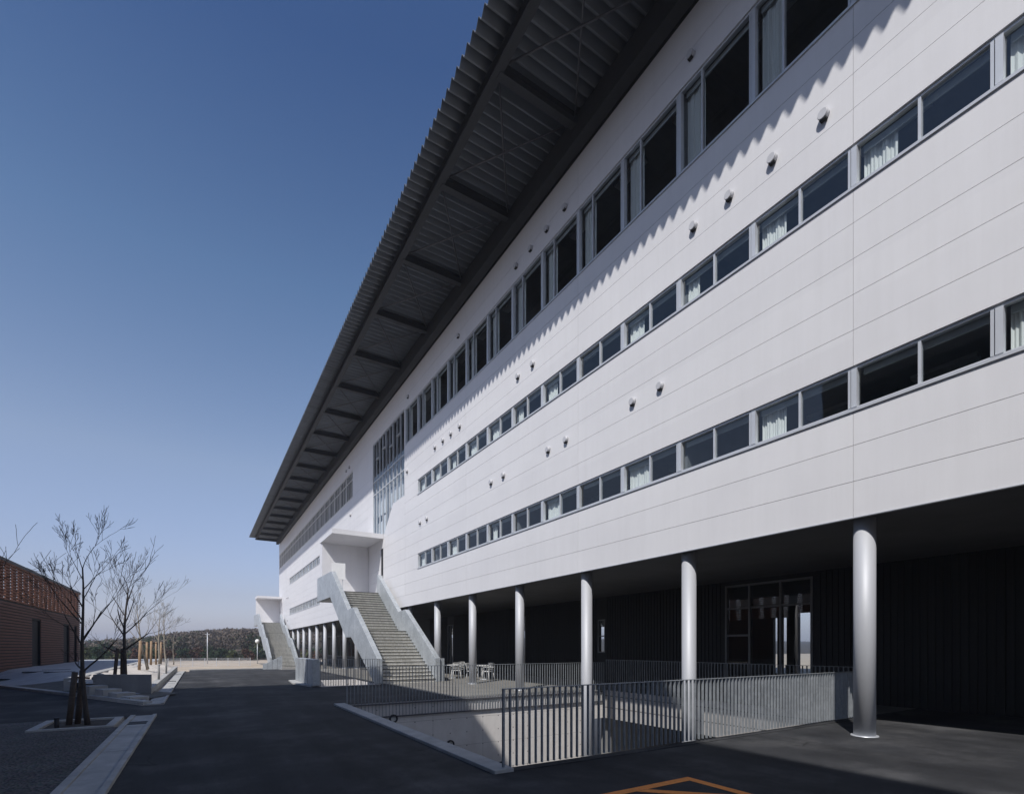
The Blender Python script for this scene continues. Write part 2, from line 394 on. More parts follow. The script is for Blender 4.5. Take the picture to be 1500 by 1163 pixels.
for p, q in ((a, b),):
    n = len(m.v); w = dn*.24
    for z in (-.1, .09):
        m.v += [(p.x,p.y,z),(q.x,q.y,z),(q.x+w.x,q.y+w.y,z),(p.x+w.x,p.y+w.y,z)]
    for f in ((4,5,6,7),(0,1,5,4),(1,2,6,5),(2,3,7,6),(3,0,4,7)): m.face(tuple(n+i for i in f))
tag(m.build('kerb', M['conc_slab'], fix=True), kind='structure')
# darker planted wedge just behind the diagonal kerb
p1 = DA+dd*.9+dn*.3; p2 = DA+dd*11.6+dn*.3; p3 = DA+dd*9.0+dn*1.6; p4 = DA+dd*2.6+dn*2.2
m = MB()
for i in range(12):
    for j in range(3):
        def Q(u, w):
            lo = p1.lerp(p2, u/12); hi = p4.lerp(p3, u/12); p = lo.lerp(hi, w/3); return (p.x, p.y, plz(p.x,p.y)+.008)
        m.quad(Q(i,j), Q(i+1,j), Q(i+1,j+1), Q(i,j+1))
tag(m.build('soil', M['lawn']), kind='structure')
# stepped blocks by the planter
PADS = ((-1.72,19.55),(-2.12,20.25),(-2.55,21.0),(-3.0,21.75))
for k, lab in enumerate(('lowest pale concrete step block, next to the planter wall end', 'second lowest pale concrete step block beside the planter', 'third pale concrete step block up from the planter wall end', 'highest pale concrete step block, behind the nearest tree trunk')):
    c = Vector(PADS[k]); z = .14 + .08*k - .1
    m = MB(); n = 0; h = dd*.30; w = dn*.26
    cs = [c-h-w, c+h-w, c+h+w, c-h+w]
    m.prism([(p.x,p.y) for p in cs], -.1, z+.10, 'z')
    tag(m.build('step_block', M['conc_slab'], fix=True, bevel=.01), lab, 'step block', 'stepped concrete blocks on the plaza edge')
for k, (px, py, lab) in enumerate(((-7.4,31.6,'dark slot grate in the shaded plaza nearest the photo left edge'), (-6.6,32.6,'short dark slot grate in the plaza, between two others'), (-6.3,34.6,'dark slot grate in the plaza closest to the slatted building doors'), (-5.6,31.4,'longest dark slot grate in the plaza, nearest the planted wedge'))):
    m = MB(); z = plz(px,py)
    m.box(px-.55, py-.2, z-.03, px+.55, py+.2, z+.006)
    for q in range(10): m.box(px-.53+q*.11, py-.18, z-.02, px-.53+q*.11+.05, py+.18, z+.014)
    tag(m.build('slot_grate', M['grate']), lab, 'grate', 'slot grates in the plaza')
# planter: retaining walls + pale mound
pl = empty('planter', (-1.5, 20.2, 0), 'long concrete planter with a high shaded front wall and sunlit pale sand along the road', 'planter')
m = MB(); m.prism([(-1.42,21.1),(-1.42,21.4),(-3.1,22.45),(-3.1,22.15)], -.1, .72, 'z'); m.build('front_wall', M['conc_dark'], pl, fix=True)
m = MB(); m.box(-1.66, 21.41, -.2, -1.42, 45, .24); m.build('side_wall', M['conc_slab'], pl)
m = MB()
ys = [21.5 + i*.58 for i in range(42)]
for i in range(len(ys)-1):
    for j in range(5):
        def P(ii, jj):
            x = -1.66 - jj*.42; y = ys[ii] + (0 if ii else jj*.19)
            z = .18 + .34*(jj/5)**.6 + .04*math.sin(ii*1.7+jj)+ .03*math.sin(ii*.6-jj*2); return (x, y, min(z, .62))
        m.quad(P(i,j), P(i,j+1), P(i+1,j+1), P(i+1,j), True)
m.build('sand_bed', M['pale'], pl, fix=True)
m = MB(); m.box(-4.1, 23.5, .1, -3.74, 45, .56); m.build('back_kerb', M['conc_slab'], pl)
for (x, y, z, r, lab) in ((-2.75,23.0,.55,.2,'large grey rock on the planter sand behind the front wall'), (-1.95,22.2,.4,.16,'small pale rock near the planter wall corner'), (-1.75,23.2,.3,.13,'smallest rock at the planter edge beside the gutter'), (-3.1,23.6,.55,.24,'widest rock at the foot of the staked tree in shade')):
    m = MB(); m.ball((0,0,0), r, 9, 6, .6)
    rr = random.Random(int(r*100)); m.v = [(x+a*rr.uniform(.8,1.2), y+b*rr.uniform(.8,1.25), z+c*rr.uniform(.8,1.2)) for a,b,c in m.v]
    o = m.build('rock', M['conc_dark']); tag(o, lab, 'rock')
for (y, h, lab) in ((27.2, .62, 'short grey marker post on the planter wall, nearer one'), (33.0, .75, 'short grey marker post on the planter wall, farther one')):
    t = empty('marker_post', (-1.55, y, .24), lab, 'post', 'marker posts on the planter wall')
    m = MB(); m.cyl((-1.55,y,.24), .045, h, 12); m.build('post', M['conc_dark'], t)
    m = MB(); m.cyl((-1.55,y,.24+h), .055, .03, 12); m.build('cap', M['galv'], t)

# ------------------------------------------------------------------ ramp pit and light court
rp = empty('ramp_pit', (3.6, 15, 0), 'sunken concrete pit with tie holes in its walls in front of the columns', 'pit')
m = MB(); m.box(3.26,15.0,-4.2,12.45,15.3,-.012); m.box(12.45,15.0,-1.1,13.5,15.3,-.012); m.build('far_wall', M['conc'], rp)
m = MB(); m.box(13.5,5.9,-1.1,13.8,15.3,-.012); m.build('side_beam', M['conc'], rp)
m = MB(); m.box(3.26,5.72,-4.2,3.56,15.0,.05); m.build('kerb_wall', M['conc_slab'], rp, bevel=.01)
m = MB(); m.box(3.56,5.72,-4.2,16.0,5.9,-.012); m.build('near_wall', M['conc'], rp)
m = MB(); m.quad((3.3,5.8,-4),(22,5.8,-4),(22,16,-4),(3.3,16,-4)); m.build('pit_floor', M['conc_dark'], rp)
m = MB(); m.box(22,5,-4.2,22.2,17,0); m.box(13.8,15.3,-4.2,22,15.5,-.02); m.build('rear_wall', M['conc_dark'], rp)
m = MB(); m.box(3.56,5.72,-.012,13.5,5.9,.012); m.build('coping', M['asphalt'], rp)
ct = empty('light_court', (4.3, 22.3, 0), 'small sunken court behind the railing to the left of the near staircase', 'light court')
m = MB(); m.box(4.3,26.3,-2.2,6.85,26.5,.01); m.box(4.1,26.3,-2.2,4.3,26.5,0); m.build('far_wall', M['conc'], ct)
m = MB(); m.box(6.85,22.32,-2.2,7.0,26.3,-.01); m.build('side_wall', M['conc'], ct)
m = MB(); m.box(4.15,22.32,-2.2,4.3,26.3,-.02); m.build('side_wall', M['conc'], ct)
m = MB(); m.quad((4.2,22.2,-2),(7,22.2,-2),(7,26.4,-2),(4.2,26.4,-2)); m.build('court_floor', M['conc_dark'], ct)
m = MB(); m.box(4.3,22.2,-2.2,6.85,22.32,.02); m.build('near_wall', M['conc'], ct)
for x, z, lab in ((5.0,-.51,'round wall light, highest on the pit wall'), (6.89,-1.47,'round wall light halfway down the pit wall'), (8.81,-2.39,'round wall light lowest on the pit wall, behind the railing end')):
    t = empty('wall_light', (x,15,z), lab, 'wall light', 'round lights on the pit wall')
    m = MB()
    for k in range(24):
        a0 = 2*math.pi*k/24; a1 = 2*math.pi*(k+1)/24
        for (r0, y0), (r1, y1) in (((.13,15),(.13,14.93)), ((.13,14.93),(.095,14.91)), ((.095,14.91),(.085,14.96))):
            m.quad(*[(x+r*math.cos(a), y, z+r*math.sin(a)) for r, y, a in ((r0,y0,a0),(r0,y0,a1),(r1,y1,a1),(r1,y1,a0))], True)
    m.build('ring', M['steel'], t)
    m = MB(); m.cyl((x,14.965,z), .088, .03, 20, 'y'); m.build('lens', M['lens'], t)

# ------------------------------------------------------------------ railings
def railing(a, b, z0, z1, lab, rails=(), pitch=.104, posts=False, mat='galv_bar', bw=.008, bd=.021):
    A = Vector((a[0],a[1],0)); B = Vector((b[0],b[1],0)); L = (B-A).length; d = (B-A)/L; n = Vector((-d.y, d.x, 0))
    t = empty('railing', (a[0],a[1],0), lab, 'railing', 'flat bar railings round the sunken pit')
    def obox(m, p, q, hw, za, zb):
        c = [p-n*hw, q-n*hw, q+n*hw, p+n*hw]; k = len(m.v)
        m.v += [(v.x,v.y,za) for v in c] + [(v.x,v.y,zb) for v in c]
        for f in ((0,3,2,1),(4,5,6,7),(0,1,5,4),(1,2,6,5),(2,3,7,6),(3,0,4,7)): m.face(tuple(k+i for i in f))
    m = MB(); N = int(L/pitch)
    for i in range(N+1):
        p = A + d*(i*L/N); hw = bw if i else .012
        obox(m, p-d*hw, p+d*hw, bd, z0, z1-.012)
    m.build('bars', M[mat], t, fix=True)
    m = MB(); obox(m, A-d*.012, B+d*.012, .024, z1-.012, z1); m.build('top_rail', M[mat], t, fix=True)
    for zr in rails:
        m = MB(); obox(m, A, B, .027, zr-.02, zr+.02); m.build('bottom_rail', M['rod'], t, fix=True)
    return t
railing((3.46,5.83), (13.42,5.83), .045, 1.10, 'nearest flat bar railing, dark against the bright pit wall at its left end', pitch=.104)
railing((3.62,14.96), (13.45,14.96), -.44, 1.08, 'long flat bar railing across the far side of the pit', rails=(-.44,-.05), bw=.006, bd=.014)
railing((13.53,6.0), (13.53,14.9), .02, 1.18, 'railing along the dark inner side of the pit under the building', pitch=.11)
railing((4.30,22.26), (6.80,22.26), .03, 1.15, 'short railing between the sheet metal parapet and the near staircase', pitch=.104)
pp = empty('sheet_parapet', (3.97,22.2,0), 'galvanised sheet metal parapet box at the road edge left of the near staircase', 'parapet')
m = MB(); m.box(3.97,22.23,.06,4.27,26.6,1.15); m.build('casing', M['galv'], pp, bevel=.008)
m = MB(); m.box(3.975,22.215,.06,4.265,22.23,1.145); m.build('end_plate', M['galv'], pp)
m = MB(); m.prism([(3.55,24.6),(3.97,22.3),(4.27,22.3),(4.27,26.9),(3.7,26.9)], -.05, .055, 'z'); m.build('base_slab', M['conc_slab'], pp, fix=True)
for k in range(1,4):
    m = MB(); m.box(3.962,22.23+k*1.1-.006,.06,3.969,22.23+k*1.1+.006,1.15); m.build('seam', M['rod'], pp)

# ------------------------------------------------------------------ the white building
X0 = 10.28
bld = empty('school_building', (X0, 36, 0), 'long white metal clad building on round columns under a deep folded steel roof', 'building')
ZC = [4.05,4.715,5.38,6.05,6.85,7.51,8.17,8.83,9.49,10.15,10.95,11.6,12.25,12.9,13.55,15.65,16.35,17.3]
Y0, Y1 = -6.0, 84.3
holes = [(-5.35,6.05,26.65,6.85), (-5.35,10.15,26.65,10.95), (-5.35,13.55,28.65,15.65), (28.8,9.1,35.2,15.78),
         (53.7,6.05,73.9,6.85), (53.7,10.15,73.9,10.95), (40.7,13.55,84.1,15.65), (32.84,5.15,33.36,8.2), (81.0,5.15,81.5,8.2)]
vj = [Y0] + [4.65+8*k for k in range(-1, 10) if Y0 < 4.65+8*k < Y1] + [Y1]
m = MB()
for za, zb in zip(ZC, ZC[1:]):
    cuts = sorted({za, zb} | {z for h in holes for z in (h[1], h[3]) if za < z < zb})
    for c0, c1 in zip(cuts, cuts[1:]):
        z0 = c0 + (.0045 if c0 == za else 0); z1 = c1 - (.0045 if c1 == zb else 0)
        for ya, yb in zip(vj, vj[1:]):
            segs = [(ya+.004, yb-.004)]
            for h in holes:
                if h[1] < c1-1e-4 and h[3] > c0+1e-4:
                    out = []
                    for s0, s1 in segs:
                        if h[2] <= s0 or h[0] >= s1: out.append((s0, s1)); continue
                        if h[0] > s0: out.append((s0, h[0]))
                        if h[2] < s1: out.append((h[2], s1))
                    segs = out
            for s0, s1 in segs:
                if s1-s0 > .01: m.box(X0, s0, z0, X0+.06, s1, z1)
# sloping lower corner of the tall glass block
for poly in ([(28.8,9.1),(32.6,9.1),(30.9,10.62),(28.8,10.62)],): m.prism(poly, X0, X0+.06, 'x')
m.build('cladding', M['panel'], bld)
# backing wall (fills the joints) and the reveals of the openings
m = MB()
zb_all = sorted({4.06, 17.3} | {z for h in holes for z in (h[1],h[3])})
for c0, c1 in zip(zb_all, zb_all[1:]):
    segs = [(Y0+.01, Y1-.01)]
    for h in sorted(holes):
        if h[1] < c1-1e-4 and h[3] > c0+1e-4:
            out = []
            for s0, s1 in segs:
                if h[2] <= s0 or h[0] >= s1: out.append((s0,s1)); continue
                if h[0] > s0: out.append((s0,h[0]))
                if h[2] < s1: out.append((h[2],s1))
            segs = out
    for s0, s1 in segs: m.box(X0+.066, s0, c0, X0+.24, s1, c1)
m.prism([(28.81,9.11),(32.55,9.11),(30.88,10.6),(28.81,10.6)], X0+.066, X0+.24, 'x')
m.build('backing_wall', M['room'], bld)
m = MB(); m.box(X0-.012, Y0, 4.035, X0+.075, Y1, 4.052); m.build('base_trim', M['frame'], bld)
# end walls, back wall, slabs, soffit
m = MB()
m.box(X0+.25, Y1-.25, 4.05, 25.8, Y1-.01, 17.3); m.box(X0+.25, Y0+.01, 4.05, 25.8, Y0+.25, 17.3); m.box(25.8, Y0, 4.05, 26, Y1, 17.3)
m.build('end_wall', M['panel'], bld)
m = MB()
for z0, z1 in ((4.075,5.1),(8.05,9.08),(12.1,13.1)): m.box(X0+.245, Y0+.26, z0, 25.79, Y1-.26, z1)
m.build('floor_slab', M['room'], bld)
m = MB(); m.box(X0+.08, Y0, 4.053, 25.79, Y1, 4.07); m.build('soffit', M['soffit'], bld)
m = MB(); m.box(17.0, Y0+.26, 5.1, 17.15, Y1-.26, 8.05); m.box(17.0,Y0+.26,9.08,17.15,Y1-.26,12.1); m.box(17.0,Y0+.26,13.1,17.15,Y1-.26,17.25)
for k in range(0, 12):
    y = 0.65+8*k
    if y < Y1-1:
        for z0, z1 in ((5.1,8.05),(9.08,12.1),(13.1,17.25)): m.box(X0+.25, y-.06, z0, 16.99, y+.06, z1)
m.build('partition', M['room'], bld)
m = MB()
for z in (8.04, 12.09, 16.9): m.box(X0+.246, Y0+.27, z-.03, 16.98, Y1-.27, z)
m.build('room_ceiling', M['ceil'], bld)
for zc in (8.01, 12.06, 16.87):
    for k in range(12):
        for xx in (11.6, 14.2):
            m = MB(); m.box(xx, 1.6+2.4*k, zc-.09, xx+.3, 2.8+2.4*k, zc-.001); m.build('ceiling_light', M['white'], bld)
# ground storey rear wall at X 16.5 with glazed openings, open to daylight behind
WX = 16.5
op = [(8.62,0,11.75,3.9), (18.25,1.4,18.75,3.0), (25.2,.1,26.1,3.5), (35.3,.1,36.3,3.4), (44,.4,80,3.3)]
m = MB()
def panel_wall(m, x0, x1, y0, y1, z0, z1, ops, g=0):
    ys = sorted({y0, y1} | {v for o in ops for v in (o[0], o[2]) if y0 < v < y1})
    for a, b in zip(ys, ys[1:]):
        hit = [o for o in ops if o[0] <= a+1e-5 and o[2] >= b-1e-5]
        zz = [(z0, z1)] if not hit else [(z0, hit[0][1]), (hit[0][3], z1)]
        for p, q in zz:
            if q-p > .02: m.box(x0, a, p, x1, b, q)
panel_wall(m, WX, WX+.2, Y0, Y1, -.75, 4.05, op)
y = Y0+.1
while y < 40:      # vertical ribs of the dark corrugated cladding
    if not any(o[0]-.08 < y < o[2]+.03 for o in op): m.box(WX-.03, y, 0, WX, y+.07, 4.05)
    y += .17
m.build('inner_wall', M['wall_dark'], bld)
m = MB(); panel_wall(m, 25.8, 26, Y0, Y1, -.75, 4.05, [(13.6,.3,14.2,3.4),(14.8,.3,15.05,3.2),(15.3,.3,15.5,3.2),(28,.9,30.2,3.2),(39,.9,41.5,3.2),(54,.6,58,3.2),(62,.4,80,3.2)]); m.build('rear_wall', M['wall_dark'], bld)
m = MB(); m.box(WX+.2, Y0, -.3, 25.8, 5.9, -.01); m.box(WX, 5.9,-.3,25.8,15.6,-.01); m.box(WX+.2,15.6,-.3,25.8,44,-.01); m.build('hall_floor', M['conc_dark'], bld)
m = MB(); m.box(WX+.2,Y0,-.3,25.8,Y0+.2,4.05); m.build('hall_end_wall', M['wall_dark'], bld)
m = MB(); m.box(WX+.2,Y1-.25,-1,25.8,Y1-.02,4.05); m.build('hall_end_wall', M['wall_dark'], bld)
def glazing(y0, z0, y1, z1, ys, zs, glass='dark_glass', w=.05, x=WX):
    m = MB()
    for y in [y0+w/2, *ys, y1-w/2]: m.box(x-.03, y-w/2, z0, x+.1, y+w/2, z1)
    for za, ya, yb in [(z0+w/2, y0, y1), *zs, (z1-w/2, y0, y1)]: m.box(x-.022, ya, za-w/2, x+.09, yb, za+w/2)
    f = m.build('entrance_glazing', M['dim_frame'], bld)
    m = MB(); m.quad((x+.04,y0,z0),(x+.04,y0,z1),(x+.04,y1,z1),(x+.04,y1,z0)); m.build('pane', M[glass], f)
glazing(8.62,0.02,11.75,3.9, [9.67,10.79], [(3.06,8.62,11.75),(2.08,10.79,11.75)], 'glass', .07)
m = MB(); m.box(WX+.11,8.7,3.12,WX+.14,9.6,3.36); m.box(WX+.11,9.74,3.12,WX+.14,10.72,3.36); m.box(WX+.11,10.86,3.12,WX+.14,11.7,3.36); m.build('transom_panel', M['dim_frame'], bld)
glazing(18.25,1.4,18.75,3.0, [], [(2.2,18.25,18.75)], 'clear')
glazing(25.2,.1,26.1,3.5, [25.65], [], 'clear'); glazing(35.3,.1,36.3,3.4, [35.8], [], 'clear')
glazing(44,.4,80,3.3, [44+2*k for k in range(1,18)], [], 'clear', .08)
# columns
colp = None
for k in range(-2, 20):
    y = 4.6+4*k
    if y > Y1-.6: break
    pit = PIT[1] < y < PIT[3]
    zb = -4.0 if pit else gz(y)-.05
    if -.1 < y < PIT[1]: lab = None
    m = MB(); m.cyl((X0+.32, y, zb), .178, 4.06-zb, 32); c = m.build('column', M['silver'], bld)
    if not pit:
        m = MB(); m.cyl((X0+.32, y, zb), .222, .05+.014, 32); m.build('base_ring', M['frame'], c)
# ---- roof
roof_m = MB(); pitch = .333; x_e, x_b = 6.25, 27.5
y = -7.0; prof = []
while y < 84.6:
    prof += [(y, 18.05), (y+.04, 18.05), (y+.15, 18.25), (y+.19, 18.25)]
    y += pitch
    prof += [(y-.02, 18.07)]
n = len(prof)
for off in (0, .012):
    for (yy, z) in prof: roof_m.v += [(x_e, yy, z+off), (x_b, yy, z+off)]
for i in range(n-1):
    roof_m.face((2*i, 2*i+1, 2*i+3, 2*i+2)); b = 2*n; roof_m.face((b+2*i, b+2*i+2, b+2*i+3, b+2*i+1)); roof_m.face((2*i, 2*i+2, b+2*i+2, b+2*i))
roof = roof_m.build('roof', M['deck'], bld)
m = MB(); m.box(6.98,-7,17.72,7.24,84.4,17.74); m.box(7.09,-7,17.74,7.13,84.4,18.02); m.box(6.98,-7,18.02,7.24,84.4,18.045); m.build('edge_girder', M['steel'], roof)
m = MB(); m.box(9.86,-7,17.30,10.2,84.4,18.04); m.build('wall_girder', M['steel'], roof)
m = MB(); m.box(X0+.05,-7,17.31,26,84.28,18.03); m.build('roof_upstand', M['cap'], roof)
for k in range(-2, 21):
    y = 4.3+4*k
    if y > 84.4: break
    m = MB(); y = min(y, 84.3)
    m.box(7.14,y-.12,17.70,9.85,y+.12,17.725); m.box(7.14,y-.02,17.725,9.85,y+.02,18.01); m.box(7.14,y-.12,18.01,9.85,y+.12,18.035)
    m.build('beam', M['steel'], roof)
    if y+4 < 84.5:
        for a, b in (((7.2,y+.1),(9.8,y+3.9)), ((9.8,y+.1),(7.2,y+3.9))):
            m = MB(); zz = 17.93 if a[0] < 8 else 17.89; m.tube([(a[0],a[1],zz),(b[0],b[1],zz)], .03, 6); m.build('brace_rod', M['rod'], roof)
# ---- windows
def band_window(w, h, split, thick, curtain=.54, narrow_c=False, glass='glass'):
    """window in a 2 m module, origin at its low-Y lower corner, local x=0 on the cladding face"""
    m = MB(); d0, d1 = .035, .13
    m.box(d0,0,0,d1,w,.045); m.box(d0,0,h-.045,d1,w,h)
    m.box(d0-.02,0,.045,d1,thick*.42,h-.045); m.box(d0-.01,thick*.58,.045,d1,thick,h-.045); m.box(d0+.03,thick*.42,.045,d1-.01,thick*.58,h-.045)
    m.box(d0-.02,w-thick*.5,.045,d1,w,h-.045)
    for yy in split: m.box(d0,yy-.022,.045,d1-.01,yy+.022,h-.045)
    m.box(-.03,0,-.05,d0-.001,w,0.0)            # sill
    f = m.build('window', M['frame'], bld)
    ed = [thick]+list(split)+[w-thick*.5]
    for k, (a, b) in enumerate(zip(ed, ed[1:])):
        g = MB(); x = .075 + .02*(k % 2); g.quad((x,a,.045),(x,a,h-.045),(x,b,h-.045),(x,b,.045)); g.build('pane', M[glass], f)
    g = MB(); g.box(.17,thick,h-.16,.2,w-thick,h-.04); g.build('blind', M['blind'], f)
    if curtain:
        g = MB(); c0, c1 = (w-.08-curtain, w-.08); N = 40
        pts = [(.25+.013*math.sin(i*1.35+.4*math.sin(i*.7))+.02*math.sin(i*.43+curtain*9), c0+(c1-c0)*i/N) for i in range(N+1)]
        for (xa, ya), (xb, yb) in zip(pts, pts[1:]): g.quad((xa,ya,-.3),(xb,yb,-.3),(xb,yb,h-.05),(xa,ya,h-.05), True)
        g.build('curtain', M['curtain'], f)
    for o in [f]+kids(f): o.location = (0,0,0)
    return f
def fresh(f):  # the meshes were shifted by the parent's base; put their local origin right
    off = WL[bld.name]
    for o in [f]+kids(f):
        for v in o.data.vertices: v.co += off
    return f
wa = fresh(band_window(2.0, .8, [1.0], .10)); wb = fresh(band_window(2.0, .8, [1.0], .10, 0)); wc = fresh(band_window(2.0, .8, [1.0], .10, .36)); wd = fresh(band_window(2.0, .8, [1.0], .10, .78))
def put(proto, x, y, z):
    return copy_tree(proto, bld, Vector((x,y,z))-WL[bld.name])
rl = random.Random(4)
lowpat = {4.65:1, 6.65:0, 8.65:1, 10.65:0, 12.65:1, 14.65:0, 16.65:1, 18.65:0, 20.65:1, 22.65:0, 24.65:1, 2.65:0, .65:1}
for z in (6.05, 10.15):
    for k in range(-5, 11):
        y = 4.65+2*k
        has = (k % 2 == 0) if z < 8 else (k % 2 == 0 or k in (-1,1,5,9,7))
        put(rl.choice((wa,wc,wa,wd)) if has else wb, X0, y, z)
    for k in range(10):
        put((wc if k % 3 else wd) if k % 2 else wb, X0, 53.7+2.02*k, z)
big = fresh(band_window(2.0, 2.1, [1.34], .10)); 
for k in range(-5, 12): put(big, X0, 4.65+2*k, 13.55)
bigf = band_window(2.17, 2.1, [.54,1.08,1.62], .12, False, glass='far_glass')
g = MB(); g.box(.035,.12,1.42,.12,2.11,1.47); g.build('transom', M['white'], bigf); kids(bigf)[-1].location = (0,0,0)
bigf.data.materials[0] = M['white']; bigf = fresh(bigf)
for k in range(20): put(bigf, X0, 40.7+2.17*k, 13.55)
for p in (wa, wb, wc, wd, big, bigf):
    for ch in kids(p): bpy.data.objects.remove(ch)
    bpy.data.objects.remove(p)
# ---- tall glass block
m = MB(); xs0, xs1 = X0+.02, X0+.13
def zlow(y): return 10.62 if y < 30.9 else max(9.1, 10.62-(y-30.9)*1.52/1.7)
ys = [28.84+i*.706 for i in range(10)]
for i, y in enumerate(ys):
    w = .05 if i % 3 == 0 else .022; m.box(xs0,y-w/2,zlow(y),xs1,y+w/2,15.76)
for z in (15.74, 13.1, 12.2): m.box(xs0+.006,28.82,z-.03,xs1-.006,35.18,z+.03)
m.box(xs0,28.82,10.62,xs1,30.88,10.67)
for i, zz in ((1,14.6),(3,14.4),(5,14.75),(7,14.5)): m.box(xs0-.02,ys[i],zz,xs1,ys[i+1],zz+.05); m.box(xs0-.02,ys[i],zz,xs1,ys[i]+.05,15.7)
gb = m.build('stairwell_glazing', M['frame'], bld)
m = MB(); x = X0+.06
m.face((0,1,2,3,4)); m.v += [(x,28.82,10.64),(x,30.9,10.64),(x,32.6,9.12),(x,35.18,9.12),(x,35.18,15.76)]; m.v.append((x,28.82,15.76)); m.f[0] = (0,1,2,3,4,5)
m.build('pane', M['clear'], gb)
for z in (12.25, 8.9):
    m = MB(); m.box(X0+.45,28.9,z-.1,X0+2.2,35.1,z+.75); m.build('stair_landing', M['white'], gb)
for z0, z1 in ((10.75,11.95),(9.15,10.3)):
    for k in range(6):
        if z0 < 10.6 and k < 2: continue
        m = MB(); m.box(X0+.36,28.95+k*1.05,z0,X0+.4,29.7+k*1.05+.12*(k%2),z1+.3*(k%3==1)); m.build('spandrel_panel', M['white'], gb)
# ---- round vent hoods
def vent(y, z, r=.096):
    m = MB(); m.cyl((X0-.09, y, z), r, .09, 24, 'x'); m.cyl((X0-.105, y, z), r*.9, .0149, 24, 'x', r)
    h_ = m.build('vent_hood', M['hood'], bld)
    m = MB(); m.box(X0-.088, y-r*.6, z-r-.012, X0-.01, y+r*.6, z-r*.8); m.build('louvre', M['black'], h_)
for y in (1.15,2.15,5.15,6.18,7.2,8.18,15.2,16.2,21.25,22.22,23.15,24.15): vent(y, 11.91)
for y in (1.2,2.2,9.23,10.22,13.24,14.24,17.28,18.28,25.24,26.22): vent(y, 8.48)
for y in (.3,4.3,8.26,13.3,14.32,15.33,16.32,21.4,28.1,41.6,42.6): vent(y, 16.17)
for y, z in ((28.25,11.9),(41.25,12.25),(76,8.5),(74.9,8.5),(75.5,5.4)): vent(y, z)
# ---- doors on the landings
for y in (32.84, 81.0):
    m = MB(); m.box(X0+.03,y+.001,5.15,X0+.06,y+.519,8.199); d = m.build('door', M['wall_dark'], bld)
    m = MB(); m.tube([(X0-.02,y+.1,6.0),(X0-.02,y+.1,6.4)], .015, 8); m.build('handle', M['frame'], d)

# ------------------------------------------------------------------ stairs
def staircase(label, flights, dx=0, zbase=0, landY=(32.2,36.6), detail=True):
    """flights: list of (y_bottom, z_bottom, n, run, rise, landing length)"""
    y0 = flights[0][0]
    t = empty('outdoor_staircase', (8.5, y0, zbase), label, 'staircase', 'outdoor staircases along the facade')
    xl, xr = 7.10, 9.70
    line = []
    for (yb, zb, n, run, rise, land) in flights:
        line.append((yb, zb)); tr, ri, no = MB(), MB(), MB()
        for i in range(n):
            z = zb+rise*(i+1); ya = yb+run*i
            tr.box(xl+.002, ya, z-.04, xr-.002, ya+run+.02, z)
            ri.box(xl+.002, ya+.03, z-rise+.001, xr-.002, ya+.05, z-.041)
            no.box(xl+.003, ya-.022, z-.036, xr-.003, ya-.001, z+.003)
        ye = yb+run*n; ze = zb+rise*n; line.append((ye, ze))
        if land: tr.box(xl+.002, ye+.021, ze-.16, xr-.002, ye+land, ze-.001)
        tr.build('tread', M['tread'], t); ri.build('riser', M['riser'], t); no.build('nosing', M['nosing'], t)
    ye, ze = line[-1]
    # parapets: boxes of galvanised sheet following the flights
    top = []; bot = []
    for i, (y, z) in enumerate(line):
        hgt = 1.14
        top.append((y + (0 if i in (0,) else -.02), z+hgt + (0.06 if i % 2 else 0.0)))
    endY, endZ = landY[1], ze
    topL = top + [(endY, ze+1.25)]
    botL = [(line[0][0], zbase), (line[0][0]+.45, zbase)]
    for i, (y, z) in enumerate(line[1:], 1):
        botL.append((y+.35 if i % 2 else y+.45, z-.36))
    botL.append((endY, ze-.36))
    m = MB(); m.prism(topL+botL[::-1], 6.85, 7.10, 'x'); m.build('parapet', M['galv'], t, fix=True, bevel=.01)
    topR = top; botR = [(line[0][0], zbase), (line[0][0]+.45, zbase)] + botL[2:-1]
    m = MB(); m.prism(topR+botR[::-1], 9.70, 9.95, 'x'); m.build('parapet', M['galv'], t, fix=True, bevel=.01)
    m = MB(); m.box(10.0,y0+.1,zbase,10.22,y0+.2,zbase+1.12); m.build('end_post', M['galv'], t)
    # landing, roof over it and its back wall
    m = MB(); m.box(7.105, ye+.02, ze-.36, X0-.015, endY, ze-.005); m.build('landing', M['panel'], t)
    m = MB(); m.box(7.02, landY[0]+.6, 8.8, X0-.015, endY+.05, 9.1); m.build('canopy', M['panel'], t)
    m = MB(); m.box(7.10, endY-.36, ze, X0-.015, endY-.02, 8.8); m.build('back_wall', M['panel'], t)
    if detail:
        m = MB()
        for px_ in (7.9, 9.2):
            m.cyl((px_, landY[0]+1.6, 8.785), .07, .014, 16)
        m.build('downlight', M['frame'], t)
    return t, ye, ze
staircase('near outdoor staircase with galvanised sheet parapets and white canopied landing', [(22.8,0,16,.27,.16,1.1), (28.22,2.56,16,.25,.16,0)])
staircase('far outdoor staircase climbing in three flights near the end of the white building',
          [(64.6,-.7,15,.31,.1567,1.2), (70.45,1.65,12,.31,.154,1.2), (75.37,3.50,11,.31,.15,0)], zbase=-.7, landY=(80.6,84.5), detail=False)
wp = empty('landing_board', (7.45,33.3,5.12), 'square white board standing on the near stair landing', 'board')
m = MB(); m.box(7.12,33.28,6.0,7.95,33.34,7.03); m.build('panel', M['white'], wp, bevel=.006)
for xx in (7.3,7.8):
    m = MB(); m.box(xx-.02,33.345,5.12,xx+.02,33.385,6.95); m.build('leg', M['frame'], wp)
rw = empty('ramp_wall', (5.75,60,-.7), 'tapered galvanised sheet wall at the foot of the far staircase', 'wall')
